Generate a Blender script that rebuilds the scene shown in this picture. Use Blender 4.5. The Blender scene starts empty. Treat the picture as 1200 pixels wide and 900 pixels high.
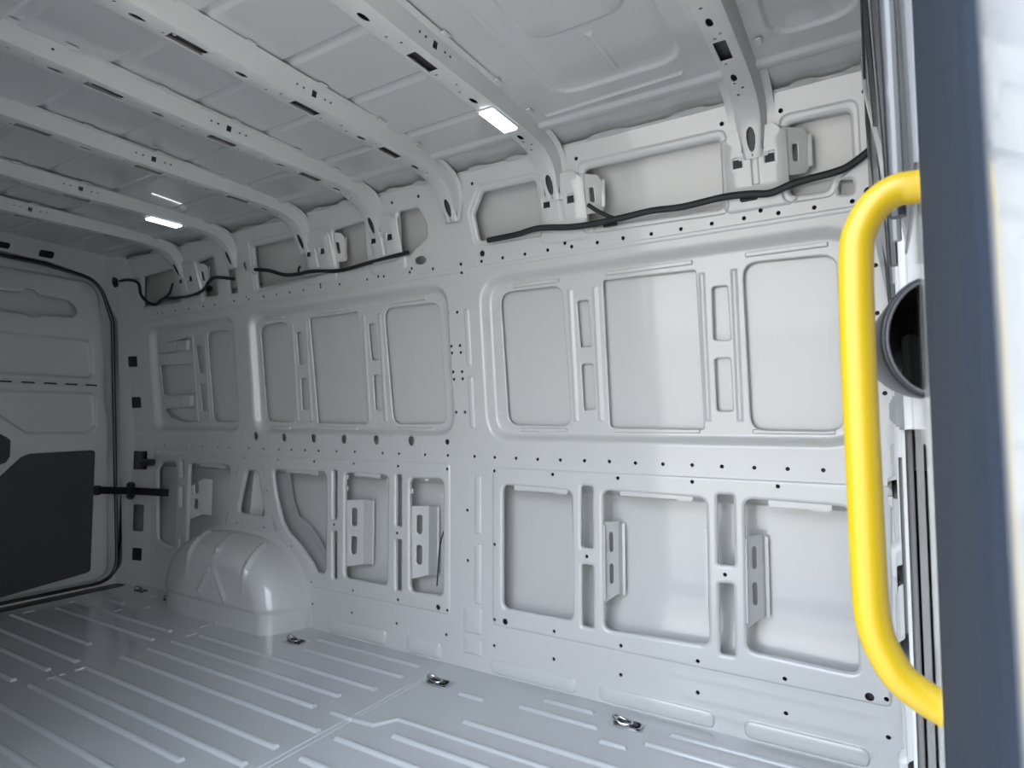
import bpy, bmesh, math, random
import numpy as np
from mathutils import Vector, Matrix
from mathutils.geometry import delaunay_2d_cdt
C = bpy.context.scene.collection
SC = bpy.context.scene
# ------------------------------------------------------------------ camera
# world: far side wall at y=0 (floor level), van floor z=0, +x towards the cab, camera at the sliding door
cam_d = bpy.data.cameras.new('camera'); cam = bpy.data.objects.new('camera', cam_d); C.objects.link(cam)
cam_d.sensor_width = 36; cam_d.lens = 719.12/1200*36; cam_d.clip_start = .01; cam_d.clip_end = 200
yaw, pit, rol = .54846, .060043, -.0012024
fw = Vector((-math.sin(yaw)*math.cos(pit), math.cos(yaw)*math.cos(pit), math.sin(pit)))
rt = Vector((math.cos(yaw), math.sin(yaw), 0)); up = rt.cross(fw)
r2 = rt*math.cos(rol)+up*math.sin(rol); u2 = -rt*math.sin(rol)+up*math.cos(rol)
cam.matrix_world = Matrix(((r2.x,u2.x,-fw.x,0),(r2.y,u2.y,-fw.y,-2.0),(r2.z,u2.z,-fw.z,.96),(0,0,0,1)))
cam_d.dof.use_dof = True; cam_d.dof.focus_distance = 2.0; cam_d.dof.aperture_fstop = 9
SC.camera = cam
# ------------------------------------------------------------------ world, sun, exposure
w = bpy.data.worlds.new('sky'); SC.world = w; w.use_nodes = True
nt = w.node_tree; nt.nodes.clear()
o_ = nt.nodes.new('ShaderNodeOutputWorld'); b_ = nt.nodes.new('ShaderNodeBackground')
tc = nt.nodes.new('ShaderNodeTexCoord'); sp = nt.nodes.new('ShaderNodeSeparateXYZ'); rp = nt.nodes.new('ShaderNodeValToRGB')
nt.links.new(tc.outputs['Generated'], sp.inputs[0]); nt.links.new(sp.outputs['Z'], rp.inputs[0])
nt.links.new(rp.outputs[0], b_.inputs[0]); nt.links.new(b_.outputs[0], o_.inputs[0])
e = rp.color_ramp.elements; e[0].position = 0; e[0].color = (.50,.51,.52,1); e[1].position = 1; e[1].color = (.80,.95,1.22,1)
b_.inputs[1].default_value = 2.2
sd = bpy.data.lights.new('sun','SUN'); so = bpy.data.objects.new('sun', sd); C.objects.link(so)   # sun stands behind the van, its near side is in the shade
sd.energy = 1.2; sd.angle = .01; sd.color = (1,.94,.84); so.rotation_euler = Vector((.15,-.62,-.80)).to_track_quat('-Z','Y').to_euler()
vs = SC.view_settings; vs.view_transform = 'Standard'; vs.look = 'None'; vs.gamma = 1; vs.use_curve_mapping = False
vs.exposure = 1.97
SC.display_settings.display_device = 'sRGB'
SC.cycles.max_bounces = 14; SC.cycles.diffuse_bounces = 10; SC.cycles.glossy_bounces = 6

# ------------------------------------------------------------------ materials
def mat(name, col, rough=.4, metal=0., coat=0., coat_r=.08, emit=None, estr=0, bump=0., bscale=60., spec=.5, mottle=0.):
    m = bpy.data.materials.new(name); m.use_nodes = True; n = m.node_tree; p = n.nodes['Principled BSDF']
    p.inputs['Base Color'].default_value = (*col,1); p.inputs['Roughness'].default_value = rough
    p.inputs['Metallic'].default_value = metal; p.inputs['Coat Weight'].default_value = coat
    p.inputs['Coat Roughness'].default_value = coat_r; p.inputs['Specular IOR Level'].default_value = spec
    if emit: p.inputs['Emission Color'].default_value = (*emit,1); p.inputs['Emission Strength'].default_value = estr
    t = n.nodes.new('ShaderNodeTexCoord')
    if bump:
        x = n.nodes.new('ShaderNodeTexNoise'); x.inputs['Scale'].default_value = bscale; x.inputs['Detail'].default_value = 3
        bm_ = n.nodes.new('ShaderNodeBump'); bm_.inputs['Strength'].default_value = bump; bm_.inputs['Distance'].default_value = .002
        n.links.new(t.outputs['Object'], x.inputs[0]); n.links.new(x.outputs[0], bm_.inputs['Height']); n.links.new(bm_.outputs[0], p.inputs['Normal'])
        if coat: n.links.new(bm_.outputs[0], p.inputs['Coat Normal'])
    if mottle:
        y = n.nodes.new('ShaderNodeTexNoise'); y.inputs['Scale'].default_value = 5; y.inputs['Detail'].default_value = 6
        mp = n.nodes.new('ShaderNodeMapRange'); mp.inputs[3].default_value = max(0, rough-mottle); mp.inputs[4].default_value = rough+mottle
        n.links.new(t.outputs['Object'], y.inputs[0]); n.links.new(y.outputs[0], mp.inputs[0]); n.links.new(mp.outputs[0], p.inputs['Roughness'])
    return m
PAINT = mat('van_paint', (.53,.53,.515), .36, coat=.9, coat_r=.07, bump=.07, bscale=18, mottle=.06)
FLOORP = mat('floor_paint', (.48,.492,.495), .28, coat=1, coat_r=.04)
ROOFP = mat('roof_paint', (.47,.475,.47), .34, coat=.9, coat_r=.06, bump=.12, bscale=8, mottle=.05)
OUTER = mat('exterior_white_paint', (.50,.51,.52), .3, coat=1, coat_r=.04)
BLACK = mat('black_plastic', (.012,.012,.014), .35, bump=.2, bscale=300)
CABLEM = mat('cable_wrap', (.012,.012,.013), .6, bump=.5, bscale=200)
RUBBER = mat('rubber_seal', (.018,.025,.037), .8, bump=.2, bscale=150, spec=.2)
TRIMM = mat('charcoal_trim_board', (.045,.047,.052), .7, bump=.3, bscale=300)
YELLOW = mat('yellow_powder_coat', (.47,.32,.004), .42, coat=.25, coat_r=.1, bump=.03, bscale=200)
CHROME = mat('zinc_plated_steel', (.55,.55,.56), .22, 1.0)
DARKCUP = mat('dark_recess', (.04,.04,.045), .5)  # near-black, also used as shade in the cavities behind holes
LEDM = mat('led_lens', (.9,.9,.9), .3, emit=(.93,.96,1), estr=1.5)
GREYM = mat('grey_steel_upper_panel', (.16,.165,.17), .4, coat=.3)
GROUND = mat('pale_concrete', (.42,.37,.30), .9, bump=.4, bscale=20)

# ------------------------------------------------------------------ helpers
def tag(o, label=None, cat=None, group=None, kind=None):
    if label: o['label'] = label
    if cat: o['category'] = cat
    if group: o['group'] = group
    if kind: o['kind'] = kind
    return o
def root(name, loc, label, cat, group=None):
    o = bpy.data.objects.new(name, None); o.empty_display_size = .05; o.location = loc; C.objects.link(o)
    return tag(o, label, cat, group)
def mesh(name, verts, faces, m, parent=None, smooth=True, angle=32):
    me = bpy.data.meshes.new(name); me.from_pydata([tuple(map(float,v)) for v in verts], [], faces)
    if smooth:
        me.shade_smooth(); me.set_sharp_from_angle(angle=math.radians(angle))
    me.materials.append(m); me.update()
    o = bpy.data.objects.new(name, me); C.objects.link(o)
    if parent:
        o.parent = parent
        if parent.type == 'EMPTY' or parent.parent:
            pw = Vector((0,0,0)); q = parent
            while q: pw += q.location; q = q.parent
            me.transform(Matrix.Translation(-pw))
    return o
class MB:
    def __init__(s): s.v=[]; s.f=[]
    def add(s, v, f):
        k=len(s.v); s.v+= [tuple(p) for p in v]; s.f += [tuple(i+k for i in q) for q in f]; return s
    def box(s, c, d, R=None, bev=0.):
        x,y,z = (t/2 for t in d)
        bm=bmesh.new(); bmesh.ops.create_cube(bm,size=1); bmesh.ops.scale(bm,vec=d,verts=bm.verts)
        if bev: bmesh.ops.bevel(bm,geom=bm.edges[:],offset=bev,segments=2,affect='EDGES')
        if R: bmesh.ops.transform(bm,matrix=R,verts=bm.verts)
        bmesh.ops.translate(bm,vec=c,verts=bm.verts); bm.verts.index_update()
        s.add([v.co[:] for v in bm.verts],[[v.index for v in f.verts] for f in bm.faces]); bm.free(); return s
    def tube(s, pts, r, n=12, closed=False):
        P=[Vector(p) for p in pts]; N=len(P); rings=[]; prev=None
        for i in range(N):
            a=P[(i-1)%N] if (closed or i>0) else P[i]; b=P[(i+1)%N] if (closed or i<N-1) else P[i]
            t=(b-a).normalized()
            if prev is None:
                h=Vector((0,0,1)) if abs(t.z)<.9 else Vector((1,0,0)); u=t.cross(h).normalized()
            else: u=(prev-t*prev.dot(t)).normalized()
            prev=u; v=t.cross(u); rr=r[i] if isinstance(r,(list,tuple)) else r
            rings.append([P[i]+(u*math.cos(2*math.pi*k/n)+v*math.sin(2*math.pi*k/n))*rr for k in range(n)])
        f=[]
        for i in range(N if closed else N-1):
            for k in range(n):
                j=(i+1)%N; f.append((i*n+k,i*n+(k+1)%n,j*n+(k+1)%n,j*n+k))
        vs_=[p for rg in rings for p in rg]
        if not closed: f.append(tuple(reversed(range(n)))); f.append(tuple((N-1)*n+k for k in range(n)))
        return s.add(vs_,f)
    def prism(s, poly, fn, a, b):
        n=len(poly); v=[fn(p,a) for p in poly]+[fn(p,b) for p in poly]
        f=[tuple(range(n)),tuple(reversed(range(n,2*n)))]+[(i,n+i,n+(i+1)%n,(i+1)%n) for i in range(n)]
        return s.add(v,f)
    def build(s, name, m, parent=None, smooth=True, angle=32): return mesh(name, s.v, s.f, m, parent, smooth, angle)
def catmull(pts, n=6):
    P=[Vector(p) for p in pts]; P=[P[0]*2-P[1]]+P+[P[-1]*2-P[-2]]; out=[]
    for i in range(1,len(P)-2):
        for k in range(n):
            t=k/n; out.append(.5*((2*P[i])+(P[i+1]-P[i-1])*t+(2*P[i-1]-5*P[i]+4*P[i+1]-P[i+2])*t*t+(3*P[i]-P[i-1]-3*P[i+1]+P[i+2])*t**3))
    out.append(P[-2]); return out
# --- 2D polygons
def ccw(p):
    a=sum(p[i][0]*p[(i+1)%len(p)][1]-p[(i+1)%len(p)][0]*p[i][1] for i in range(len(p)))
    return list(p) if a>0 else list(reversed(p))
def inset(p, d):
    "move every edge of a ccw polygon inwards by d (negative = outwards)"
    n=len(p); r=[]
    for i in range(n):
        a,b,c=(np.array(p[j%n],float) for j in (i-1,i,i+1))
        e1=(b-a)/np.linalg.norm(b-a); e2=(c-b)/np.linalg.norm(c-b)
        n1=np.array([-e1[1],e1[0]]); n2=np.array([-e2[1],e2[0]]); k=1+n1@n2
        r.append(tuple(b+(n1+n2)/max(k,.3)*d))
    return r
def rnd(p, r, n=4):
    "round the corners of a polygon"
    N=len(p); out=[]
    if r<=1e-4: return list(p)
    for i in range(N):
        a,b,c=(np.array(p[j%N],float) for j in (i-1,i,i+1))
        l1=np.linalg.norm(a-b); l2=np.linalg.norm(c-b); u=(a-b)/l1; v=(c-b)/l2
        ang=math.acos(max(-1,min(1,u@v)))
        if ang>math.radians(170): out.append(tuple(b)); continue
        t=min(r/math.tan(ang/2), l1*.49, l2*.49)
        A=b+u*t; B=b+v*t
        for k in range(n+1):
            s=k/n; out.append(tuple((1-s)**2*A+2*s*(1-s)*b+s*s*B))
    return out
def ring(p, r, d, n=4):
    q=inset(p,d); return rnd(q, max(.001, r-d), n)
def rect(x0,z0,x1,z1): return [(min(x0,x1),min(z0,z1)),(max(x0,x1),min(z0,z1)),(max(x0,x1),max(z0,z1)),(min(x0,x1),max(z0,z1))]
def circ(c, r, n=8, ry=None): return [(c[0]+r*math.cos(2*math.pi*(k+.5)/n), c[1]+(ry or r)*math.sin(2*math.pi*(k+.5)/n)) for k in range(n)]
def inside(P, poly):
    x,y=P[:,0],P[:,1]; r=np.zeros(len(P),bool); n=len(poly)
    for i in range(n):
        x1,y1=poly[i]; x2,y2=poly[(i+1)%n]
        if y1==y2: continue
        c=((y1>y)!=(y2>y)) & (x < (x2-x1)*(y-y1)/(y2-y1)+x1); r^=c
    return r
def sdf(P, poly):
    "signed distance, positive inside"
    d=np.full(len(P),1e9); n=len(poly)
    for i in range(n):
        a=np.array(poly[i]); b=np.array(poly[(i+1)%n]); e=b-a; L=e@e
        if L<1e-14: continue
        t=np.clip(((P-a)@e)/L,0,1); q=a+t[:,None]*e; d=np.minimum(d,np.hypot(*(P-q).T))
    return np.where(inside(P,poly),d,-d)
def sstep(t): t=np.clip(t,0,1); return t*t*(3-2*t)
def sheet(name, outline, m, fmap, holes=(), dots=(), emb=(), grid=.08, parent=None, flange=.012, lip=.009, angle=40, lines=()):
    """pressed steel sheet in (u,v): holes=[(poly,radius)], dots=[poly] (plain punched), emb=[(poly,radius,width,depth)];
    fmap(u,v,h)->xyz with h the depth away from the viewer. Returns one mesh object with real holes and relief."""
    pts=[]; edges=[]
    def loop(p):
        k=len(pts); pts.extend(p); n=len(p); edges.extend((k+i,k+(i+1)%n) for i in range(n))
    outline=ccw(outline); sub=[]
    for i in range(len(outline)):
        a=np.array(outline[i]); b=np.array(outline[(i+1)%len(outline)]); k=max(1,int(np.linalg.norm(b-a)/(grid*.6)))
        sub+=[tuple(a+(b-a)*j/k) for j in range(k)]
    outline=sub; loop(outline)
    for ln in lines: 
        k=len(pts); pts.extend(ln); edges.extend((k+i,k+i+1) for i in range(len(ln)-1))
    O=np.array(outline); lo=O.min(0); hi=O.max(0)
    H=[(ccw(q[0]),q[1]) for q in holes]; LS=[(q[2] if len(q)>2 else 1.) for q in holes]; cut=[]
    lip0=lip
    for (p,r),ls in zip(H,LS):
        lip=lip0*ls
        q=ring(p,r,0); cut.append(q); loop(q)
        if lip: loop(ring(p,r,-lip*.35)); loop(ring(p,r,-lip)); loop(ring(p,r,-lip*1.35))
    lip=lip0
    D=[ccw(p) for p in dots]
    for p in D: cut.append(p); loop(p)
    E=[]
    for p,r,wd,dp in emb:
        p=ccw(p); q0=ring(p,r,0,6); E.append((q0,wd,dp))
        for k in (0,.25,.5,.75,1): loop(ring(p,r,wd*k,6))
        loop(ring(p,r,-wd*.2,6))
    gx=max(2,int((hi[0]-lo[0])/grid)); gy=max(2,int((hi[1]-lo[1])/(grid*.6)))
    for i in range(1,gx):
        for j in range(1,gy):
            pts.append((lo[0]+(hi[0]-lo[0])*(i+.03*((j%3)-1))/gx, lo[1]+(hi[1]-lo[1])*j/gy))
    res=delaunay_2d_cdt([Vector((float(a),float(b))) for a,b in pts],edges,[],0,1e-5)
    V=np.array([[v.x,v.y] for v in res[0]]); F=[tuple(f) for f in res[2]]
    cen=np.array([V[list(f)].mean(0) for f in F])
    keep=inside(cen,outline)
    for q in cut:
        qa=np.array(q); l=qa.min(0)-1e-4; h_=qa.max(0)+1e-4
        idx=np.where((cen[:,0]>l[0])&(cen[:,0]<h_[0])&(cen[:,1]>l[1])&(cen[:,1]<h_[1]))[0]
        if len(idx): keep[idx]&=~inside(cen[idx],q)
    F=[f for f,k in zip(F,keep) if k]
    def hgt(V):
        h=np.zeros(len(V))
        for q,wd,dp in E:
            qa=np.array(q); idx=np.where(np.all((V>qa.min(0)-.001)&(V<qa.max(0)+.001),axis=1))[0]
            if len(idx): h[idx]+=dp*sstep(sdf(V[idx],q)/wd)
        if lip:
            for (p,r),q,ls in zip(H,cut,LS):
                lip_=lip*ls
                qa=np.array(q); idx=np.where(np.all((V>qa.min(0)-lip_*1.5)&(V<qa.max(0)+lip_*1.5),axis=1))[0]
                if len(idx):
                    d=np.clip(1+sdf(V[idx],q)/lip_,0,1); h[idx]+= .006*d**2.2*(lip_/.009)
        return h
    h=hgt(V)
    verts=[fmap(u,v,hh) for (u,v),hh in zip(V,h)]
    faces=[f if len(f)>2 else None for f in F]
    # flanges
    for ci,q in enumerate(cut):
        if not flange: break
        dpt = flange*(LS[ci] if ci<len(H) else 1) if ci<len(H) else min(flange,.004)
        qa=np.array(q); hh=hgt(qa); k=len(verts); n=len(q)
        verts+= [fmap(a,b,c) for (a,b),c in zip(q,hh)]+[fmap(a,b,c+dpt) for (a,b),c in zip(q,hh)]
        faces+= [(k+i,k+(i+1)%n,k+n+(i+1)%n,k+n+i) for i in range(n)]
    return mesh(name, verts, faces, m, parent, True, angle)

# ------------------------------------------------------------------ van shape
def g(z):
    "tumblehome of the side walls: how far the wall leans in at height z"
    if z<.85: return 0.
    r=.10*(min(z,1.5)-.85)
    if z>1.5: r+=.28*(min(z,1.8)-1.5)
    if z>1.8: r+=.45*(min(z,1.9)-1.8)
    return r
W=1.83; XR=-3.70; XF=.026; ZT=1.885
def zroof(y):
    d=abs(y+.915); z=1.918-.012*(d/.6)**2
    if d>.62: z=min(z, 1.905-(d-.62)*.07)
    return z
# ---- measured outlines of the pressed side wall, metres (x along the van, z up)
LOWER_HOLES = [[(-1.265,0.718),(-0.972,0.711),(-0.97,0.254),(-1.265,0.253)],[(-0.935,0.731),(-0.891,0.73),(-0.891,0.515),(-0.937,0.514)],[(-0.935,0.457),(-0.891,0.458),(-0.891,0.242),(-0.936,0.242)],[(-0.854,0.72),(-0.5,0.714),(-0.498,0.256),(-0.854,0.244)],[(-0.467,0.729),(-0.416,0.73),(-0.417,0.513),(-0.469,0.51)],[(-0.467,0.454),(-0.421,0.458),(-0.421,0.24),(-0.467,0.236)],[(-0.385,0.721),(-0.099,0.715),(-0.089,0.251),(-0.388,0.261)],[(-1.729,0.721),(-1.548,0.724),(-1.547,0.256),(-1.723,0.251)],[(-1.805,0.731),(-1.774,0.731),(-1.771,0.516),(-1.802,0.515)],[(-1.802,0.458),(-1.771,0.459),(-1.768,0.246),(-1.799,0.244)],[(-2.114,0.726),(-1.847,0.726),(-1.847,0.255),(-2.106,0.257)],[(-2.191,0.734),(-2.162,0.733),(-2.158,0.515),(-2.186,0.514)],[(-2.186,0.458),(-2.157,0.459),(-2.152,0.244),(-2.181,0.244)],[(-2.608,0.721),(-2.248,0.724),(-2.23,0.697),(-2.225,0.281),(-2.242,0.255),(-2.293,0.257),(-2.323,0.3),(-2.412,0.374),(-2.49,0.419),(-2.535,0.468),(-2.584,0.584),(-2.613,0.696)],[(-2.823,0.708),(-2.73,0.708),(-2.665,0.484),(-2.888,0.486)],[(-3.331,0.726),(-2.954,0.728),(-3.03,0.417),(-3.154,0.366),(-3.24,0.266),(-3.307,0.254),(-3.333,0.298)],[(-3.415,0.739),(-3.383,0.74),(-3.381,0.643),(-3.41,0.644)],[(-3.41,0.591),(-3.382,0.593),(-3.379,0.484),(-3.41,0.485)],[(-3.403,0.308),(-3.375,0.308),(-3.374,0.247),(-3.405,0.245)],[(-3.607,0.722),(-3.474,0.727),(-3.458,0.712),(-3.451,0.263),(-3.507,0.252),(-3.627,0.276),(-3.652,0.68)]]
UPPER_HOLES = [[(-0.217,1.804),(-0.06,1.802),(-0.059,1.675),(-0.11,1.642),(-0.123,1.608),(-0.22,1.61),(-0.219,1.699)],[(-0.848,1.809),(-0.402,1.805),(-0.409,1.61),(-0.856,1.621)],[(-1.263,1.815),(-1.039,1.811),(-1.029,1.662),(-1.043,1.641),(-1.309,1.645),(-1.317,1.744)],[(-1.675,1.813),(-1.572,1.812),(-1.542,1.74),(-1.547,1.696),(-1.648,1.645),(-1.695,1.641)],[(-2.062,1.801),(-1.863,1.808),(-1.885,1.653),(-2.072,1.634)],[(-2.615,1.812),(-2.264,1.81),(-2.19,1.667),(-2.101,1.63),(-2.647,1.616)],[(-2.841,1.779),(-2.773,1.774),(-2.798,1.612),(-2.869,1.611)],[(-3.092,1.799),(-2.927,1.81),(-2.96,1.62),(-3.08,1.62)],[(-3.615,1.787),(-3.293,1.794),(-3.293,1.623),(-3.692,1.625)]]
PANES = [[(-1.26,1.454),(-0.995,1.453),(-0.983,0.939),(-1.253,0.944)],[(-0.835,1.452),(-0.513,1.446),(-0.509,0.93),(-0.834,0.936)],[(-0.369,1.449),(-0.111,1.441),(-0.109,0.927),(-0.365,0.93)],[(-2.71,1.444),(-2.5,1.452),(-2.487,0.95),(-2.701,0.958)],[(-2.343,1.452),(-2.021,1.453),(-2.004,0.946),(-2.325,0.95)],[(-1.864,1.453),(-1.56,1.448),(-1.551,0.947),(-1.846,0.945)],[(-3.166,1.453),(-2.947,1.44),(-2.925,0.954),(-3.158,0.958)]]
SLOTS = [[(-0.937,1.391),(-0.894,1.39),(-0.89,1.221),(-0.933,1.223)],[(-0.933,1.165),(-0.887,1.165),(-0.887,1.0),(-0.932,0.997)],[(-0.465,1.386),(-0.417,1.386),(-0.414,1.212),(-0.467,1.216)],[(-0.467,1.159),(-0.417,1.159),(-0.416,0.989),(-0.466,0.99)],[(-2.44,1.389),(-2.403,1.388),(-2.393,1.232),(-2.436,1.234)],[(-2.43,1.165),(-2.387,1.168),(-2.389,1.014),(-2.432,1.012)],[(-1.963,1.391),(-1.922,1.391),(-1.914,1.229),(-1.955,1.231)],[(-1.95,1.165),(-1.909,1.165),(-1.906,1.009),(-1.95,1.007)],[(-3.278,1.381),(-3.222,1.377),(-3.207,1.226),(-3.263,1.229)],[(-3.262,1.167),(-3.206,1.165),(-3.19,1.019),(-3.254,1.015)]]
REAR_PANE = [[(-3.638,1.384),(-3.563,1.414),(-3.338,1.432),(-3.338,1.361)],[(-3.649,1.29),(-3.322,1.279),(-3.308,1.116),(-3.635,1.114)],[(-3.626,1.034),(-3.309,1.035),(-3.309,0.958),(-3.443,0.954),(-3.588,0.983)]]
FRAME_R = [(-1.311,0.783),(0.006,0.781),(-0.014,0.181),(-1.311,0.185)]
FRAME_L = [(-3.681,0.788),(-1.514,0.789),(-1.51,0.188),(-2.315,0.187),(-2.401,0.307),(-2.539,0.385),(-2.735,0.4),(-3.002,0.358),(-3.195,0.248),(-3.302,0.172),(-3.572,0.178),(-3.645,0.199)]
OVALS = [(-2.749,0.884),(-2.532,0.881),(-2.321,0.879),(-2.119,0.878),(-1.92,0.877),(-1.719,0.876)]
DOTS = [(-3.701,0.823),(-3.593,0.822),(-3.488,0.822),(-3.336,0.823),(-3.215,0.823),(-3.075,0.821),(-2.981,0.82),(-2.813,0.82),(-2.694,0.821),(-2.575,0.821),(-2.483,0.821),(-2.385,0.821),(-2.29,0.82),(-2.171,0.821),(-2.054,0.822),(-1.885,0.82),(-1.79,0.821),(-1.647,0.82),(-1.528,0.82),(-1.396,0.82),(-1.301,0.819),(-1.205,0.819),(-1.111,0.818),(-1.017,0.818),(-0.921,0.819),(-0.827,0.819),(-0.733,0.817),(-0.638,0.817),(-0.542,0.817),(-0.449,0.816),(-0.353,0.816),(-0.259,0.816),(-0.164,0.816),(-3.104,0.772),(-2.841,0.771),(-2.577,0.769),(-2.314,0.77),(-2.055,0.769),(-1.791,0.768),(-1.528,0.766),(-1.301,0.767),(-1.047,0.765),(-0.795,0.764),(-0.542,0.764),(-0.287,0.763),(-0.914,0.486),(-0.446,0.483),(-2.174,0.488),(-1.792,0.485),(-1.299,0.488),(-1.43,0.608),(-1.427,0.412),(-1.299,0.206),(-1.044,0.207),(-0.791,0.204),(-0.535,0.204),(-0.282,0.203),(-0.027,0.203),(-1.303,0.108),(-1.048,0.108),(-0.794,0.106),(-0.538,0.105),(-0.282,0.103),(-0.026,0.101),(-1.524,0.206),(-1.531,0.108),(-1.785,0.208),(-1.794,0.108),(-2.049,0.209),(-2.058,0.111),(-2.321,0.21),(-2.313,0.11),(-0.015,1.387),(-0.015,1.256),(-0.004,1.035),(-1.489,1.392),(-1.444,1.391),(-1.482,1.259),(-1.439,1.259),(-1.481,1.232),(-1.437,1.231),(-1.48,1.156),(-1.436,1.155),(-1.478,1.127),(-1.435,1.127),(-1.476,0.995),(-1.432,0.995),(-3.753,0.761),(-3.603,0.237),(-3.42,0.214),(-3.44,0.113),(-3.764,0.645),(-3.75,0.426),(-3.434,0.612),(-2.918,0.612),(-2.656,0.614),(-2.889,0.434),(-2.67,0.431),(-2.463,0.36),(-3.1,0.362),(-0.039,0.847),(-3.717,1.579),(-3.608,1.575),(-3.547,1.578),(-3.5,1.575),(-3.371,1.576),(-3.241,1.573),(-3.106,1.574),(-3.008,1.573),(-2.84,1.575),(-2.738,1.585),(-2.722,1.573),(-2.604,1.573),(-2.508,1.573),(-2.412,1.573),(-2.316,1.573),(-2.195,1.585),(-2.198,1.573),(-2.075,1.572),(-1.906,1.573),(-1.84,1.577),(-1.809,1.574),(-1.652,1.587),(-1.665,1.573),(-1.544,1.572),(-1.404,1.572),(-1.406,1.54),(-1.307,1.57),(-1.211,1.57),(-1.115,1.57),(-1.02,1.571),(-0.949,1.584),(-0.925,1.569),(-0.828,1.569),(-0.735,1.569),(-0.638,1.568),(-0.541,1.568),(-0.445,1.569),(-0.35,1.569),(-0.302,1.583),(-0.254,1.568),(-0.159,1.567),(-0.064,1.567),(-0.23,1.835),(-0.025,1.833),(-0.391,1.838),(-0.866,1.841),(-1.025,1.843),(-1.293,1.843),(-1.551,1.845),(-1.69,1.845),(-1.442,1.734)]
BIG_DOTS = [(-1.251,0.207),(-0.067,0.2),(-1.57,0.21),(-1.298,1.597),(-0.024,1.586),(-1.529,0.875)]
SLITS = [[(-2.877,0.752),(-2.901,0.677)],[(-2.696,0.75),(-2.671,0.678)],[(-2.96,0.494),(-2.984,0.42)],[(-2.608,0.493),(-2.579,0.419)]]
SQ = [(-0.094,1.63),(-0.059,1.625),(-0.061,1.588),(-0.096,1.592)]
OVAL_T = [(-1.597,1.612),(-2.694,1.727)]
CABLE_A = [(-3.85,1.782),(-3.728,1.778),(-3.632,1.748),(-3.633,1.687),(-3.59,1.645),(-3.513,1.619),(-3.417,1.642),(-3.311,1.635),(-3.175,1.63),(-3.045,1.647),(-2.978,1.683),(-2.907,1.695),(-2.775,1.672)]
CABLE_B = [(-2.598,1.695),(-2.501,1.679),(-2.4,1.647),(-2.301,1.639),(-2.214,1.64),(-2.038,1.622),(-1.861,1.631),(-1.715,1.639),(-1.64,1.643)]
CABLE_C = [(-1.248,1.631),(-1.121,1.633),(-1.028,1.64),(-0.885,1.623),(-0.742,1.624),(-0.625,1.629),(-0.524,1.624),(-0.4,1.63),(-0.322,1.625),(-0.269,1.618),(-0.2,1.633),(-0.099,1.642),(-0.057,1.655),(-0.004,1.687)]
CABLE_D = [(-0.838,1.686),(-0.807,1.662),(-0.773,1.64),(-0.739,1.624)]
WIRE = [(-1.536,0.622),(-1.553,0.543),(-1.583,0.472),(-1.595,0.386),(-1.603,0.283)]
PLATE_SQ = [[(-0.355,1.716),(-0.266,1.719)],[(-0.996,1.724),(-0.903,1.724)],[(-1.821,1.724),(-1.73,1.724)],[(-2.221,1.724),(-2.131,1.726)],[(-3.238,1.723),(-3.145,1.716)]]
TABS = [[(-1.215,0.713),(-0.989,0.704)],[(-0.791,0.715),(-0.542,0.714)],[(-0.316,0.713),(-0.145,0.707)],[(-2.054,0.724),(-1.899,0.724)],[(-2.512,0.717),(-2.294,0.722)],[(-3.234,0.72),(-3.018,0.723)]]
HANDLE = [(0.049,1.138),(0.027,1.137),(0.011,1.137),(-0.003,1.128),(-0.013,1.111),(-0.017,1.09),(-0.018,1.022),(-0.017,0.916),(-0.016,0.838),(-0.014,0.806),(-0.007,0.784),(0.005,0.766),(0.029,0.752),(0.044,0.75)]
CUP = [(0.025,1.073),(0.01,1.056),(0.002,1.028),(0.005,1.002),(0.022,0.983),(-0.007,1.044),(-0.008,1.007)]
BR = [[(-0.856,0.607),(-0.819,0.606),(-0.822,0.358),(-0.856,0.328)],[(-0.385,0.6),(-0.346,0.606),(-0.347,0.356),(-0.383,0.323)],[(-1.727,0.602),(-1.675,0.603),(-1.673,0.315),(-1.728,0.297)],[(-2.121,0.601),(-2.054,0.604),(-2.054,0.316),(-2.115,0.303)],[(-3.349,0.592),(-3.303,0.642),(-3.293,0.443),(-3.332,0.414)]]
# ------------------------------------------------------------------ far side wall (van's left side)
def wmap(u,v,h): return (u, -g(v)+h, v)
RECESS=[(rect(-1.335,.88,-.045,1.515),.11),(rect(-2.765,.895,-1.485,1.515),.10),(rect(-3.69,.90,-2.875,1.51),.09)]
emb=[(p,r,.032,.035) for p,r in RECESS]
for a in (-.963,-.866,-.494,-.395,-2.463,-2.366,-1.985,-1.887,-3.300,-3.186):
    emb.append((rect(a-.012,.955,a+.012,1.435),.004,.010,-.005))
for x0,x1 in ((-1.2,-1.0),(-.82,-.52),(-.36,-.13),(-2.66,-2.52),(-2.3,-2.06),(-1.83,-1.62)):
    emb.append((rect(x0,1.462,x1,1.479),.005,.004,-.007)); emb.append((rect(x0,.918,x1,.934),.005,.004,-.006))
emb.append((FRAME_R,.02,.006,-.004)); emb.append((FRAME_L,.02,.006,-.004))
emb.append((rect(-3.68,1.538,-.004,1.556),.006,.006,-.003))
for x0,z0,x1,z1 in ((-1.412,.93,-1.385,1.135),(-1.412,1.175,-1.385,1.40),(-1.395,.25,-1.362,.48),(-1.395,.52,-1.362,.745),(-1.445,.055,-1.36,.115),(-1.445,.135,-1.36,.235),
                    (-1.34,.925,-1.338,1.2)):
    if x1-x0>.01: emb.append((rect(x0,z0,x1,z1),.01,.006,-.004))
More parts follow.
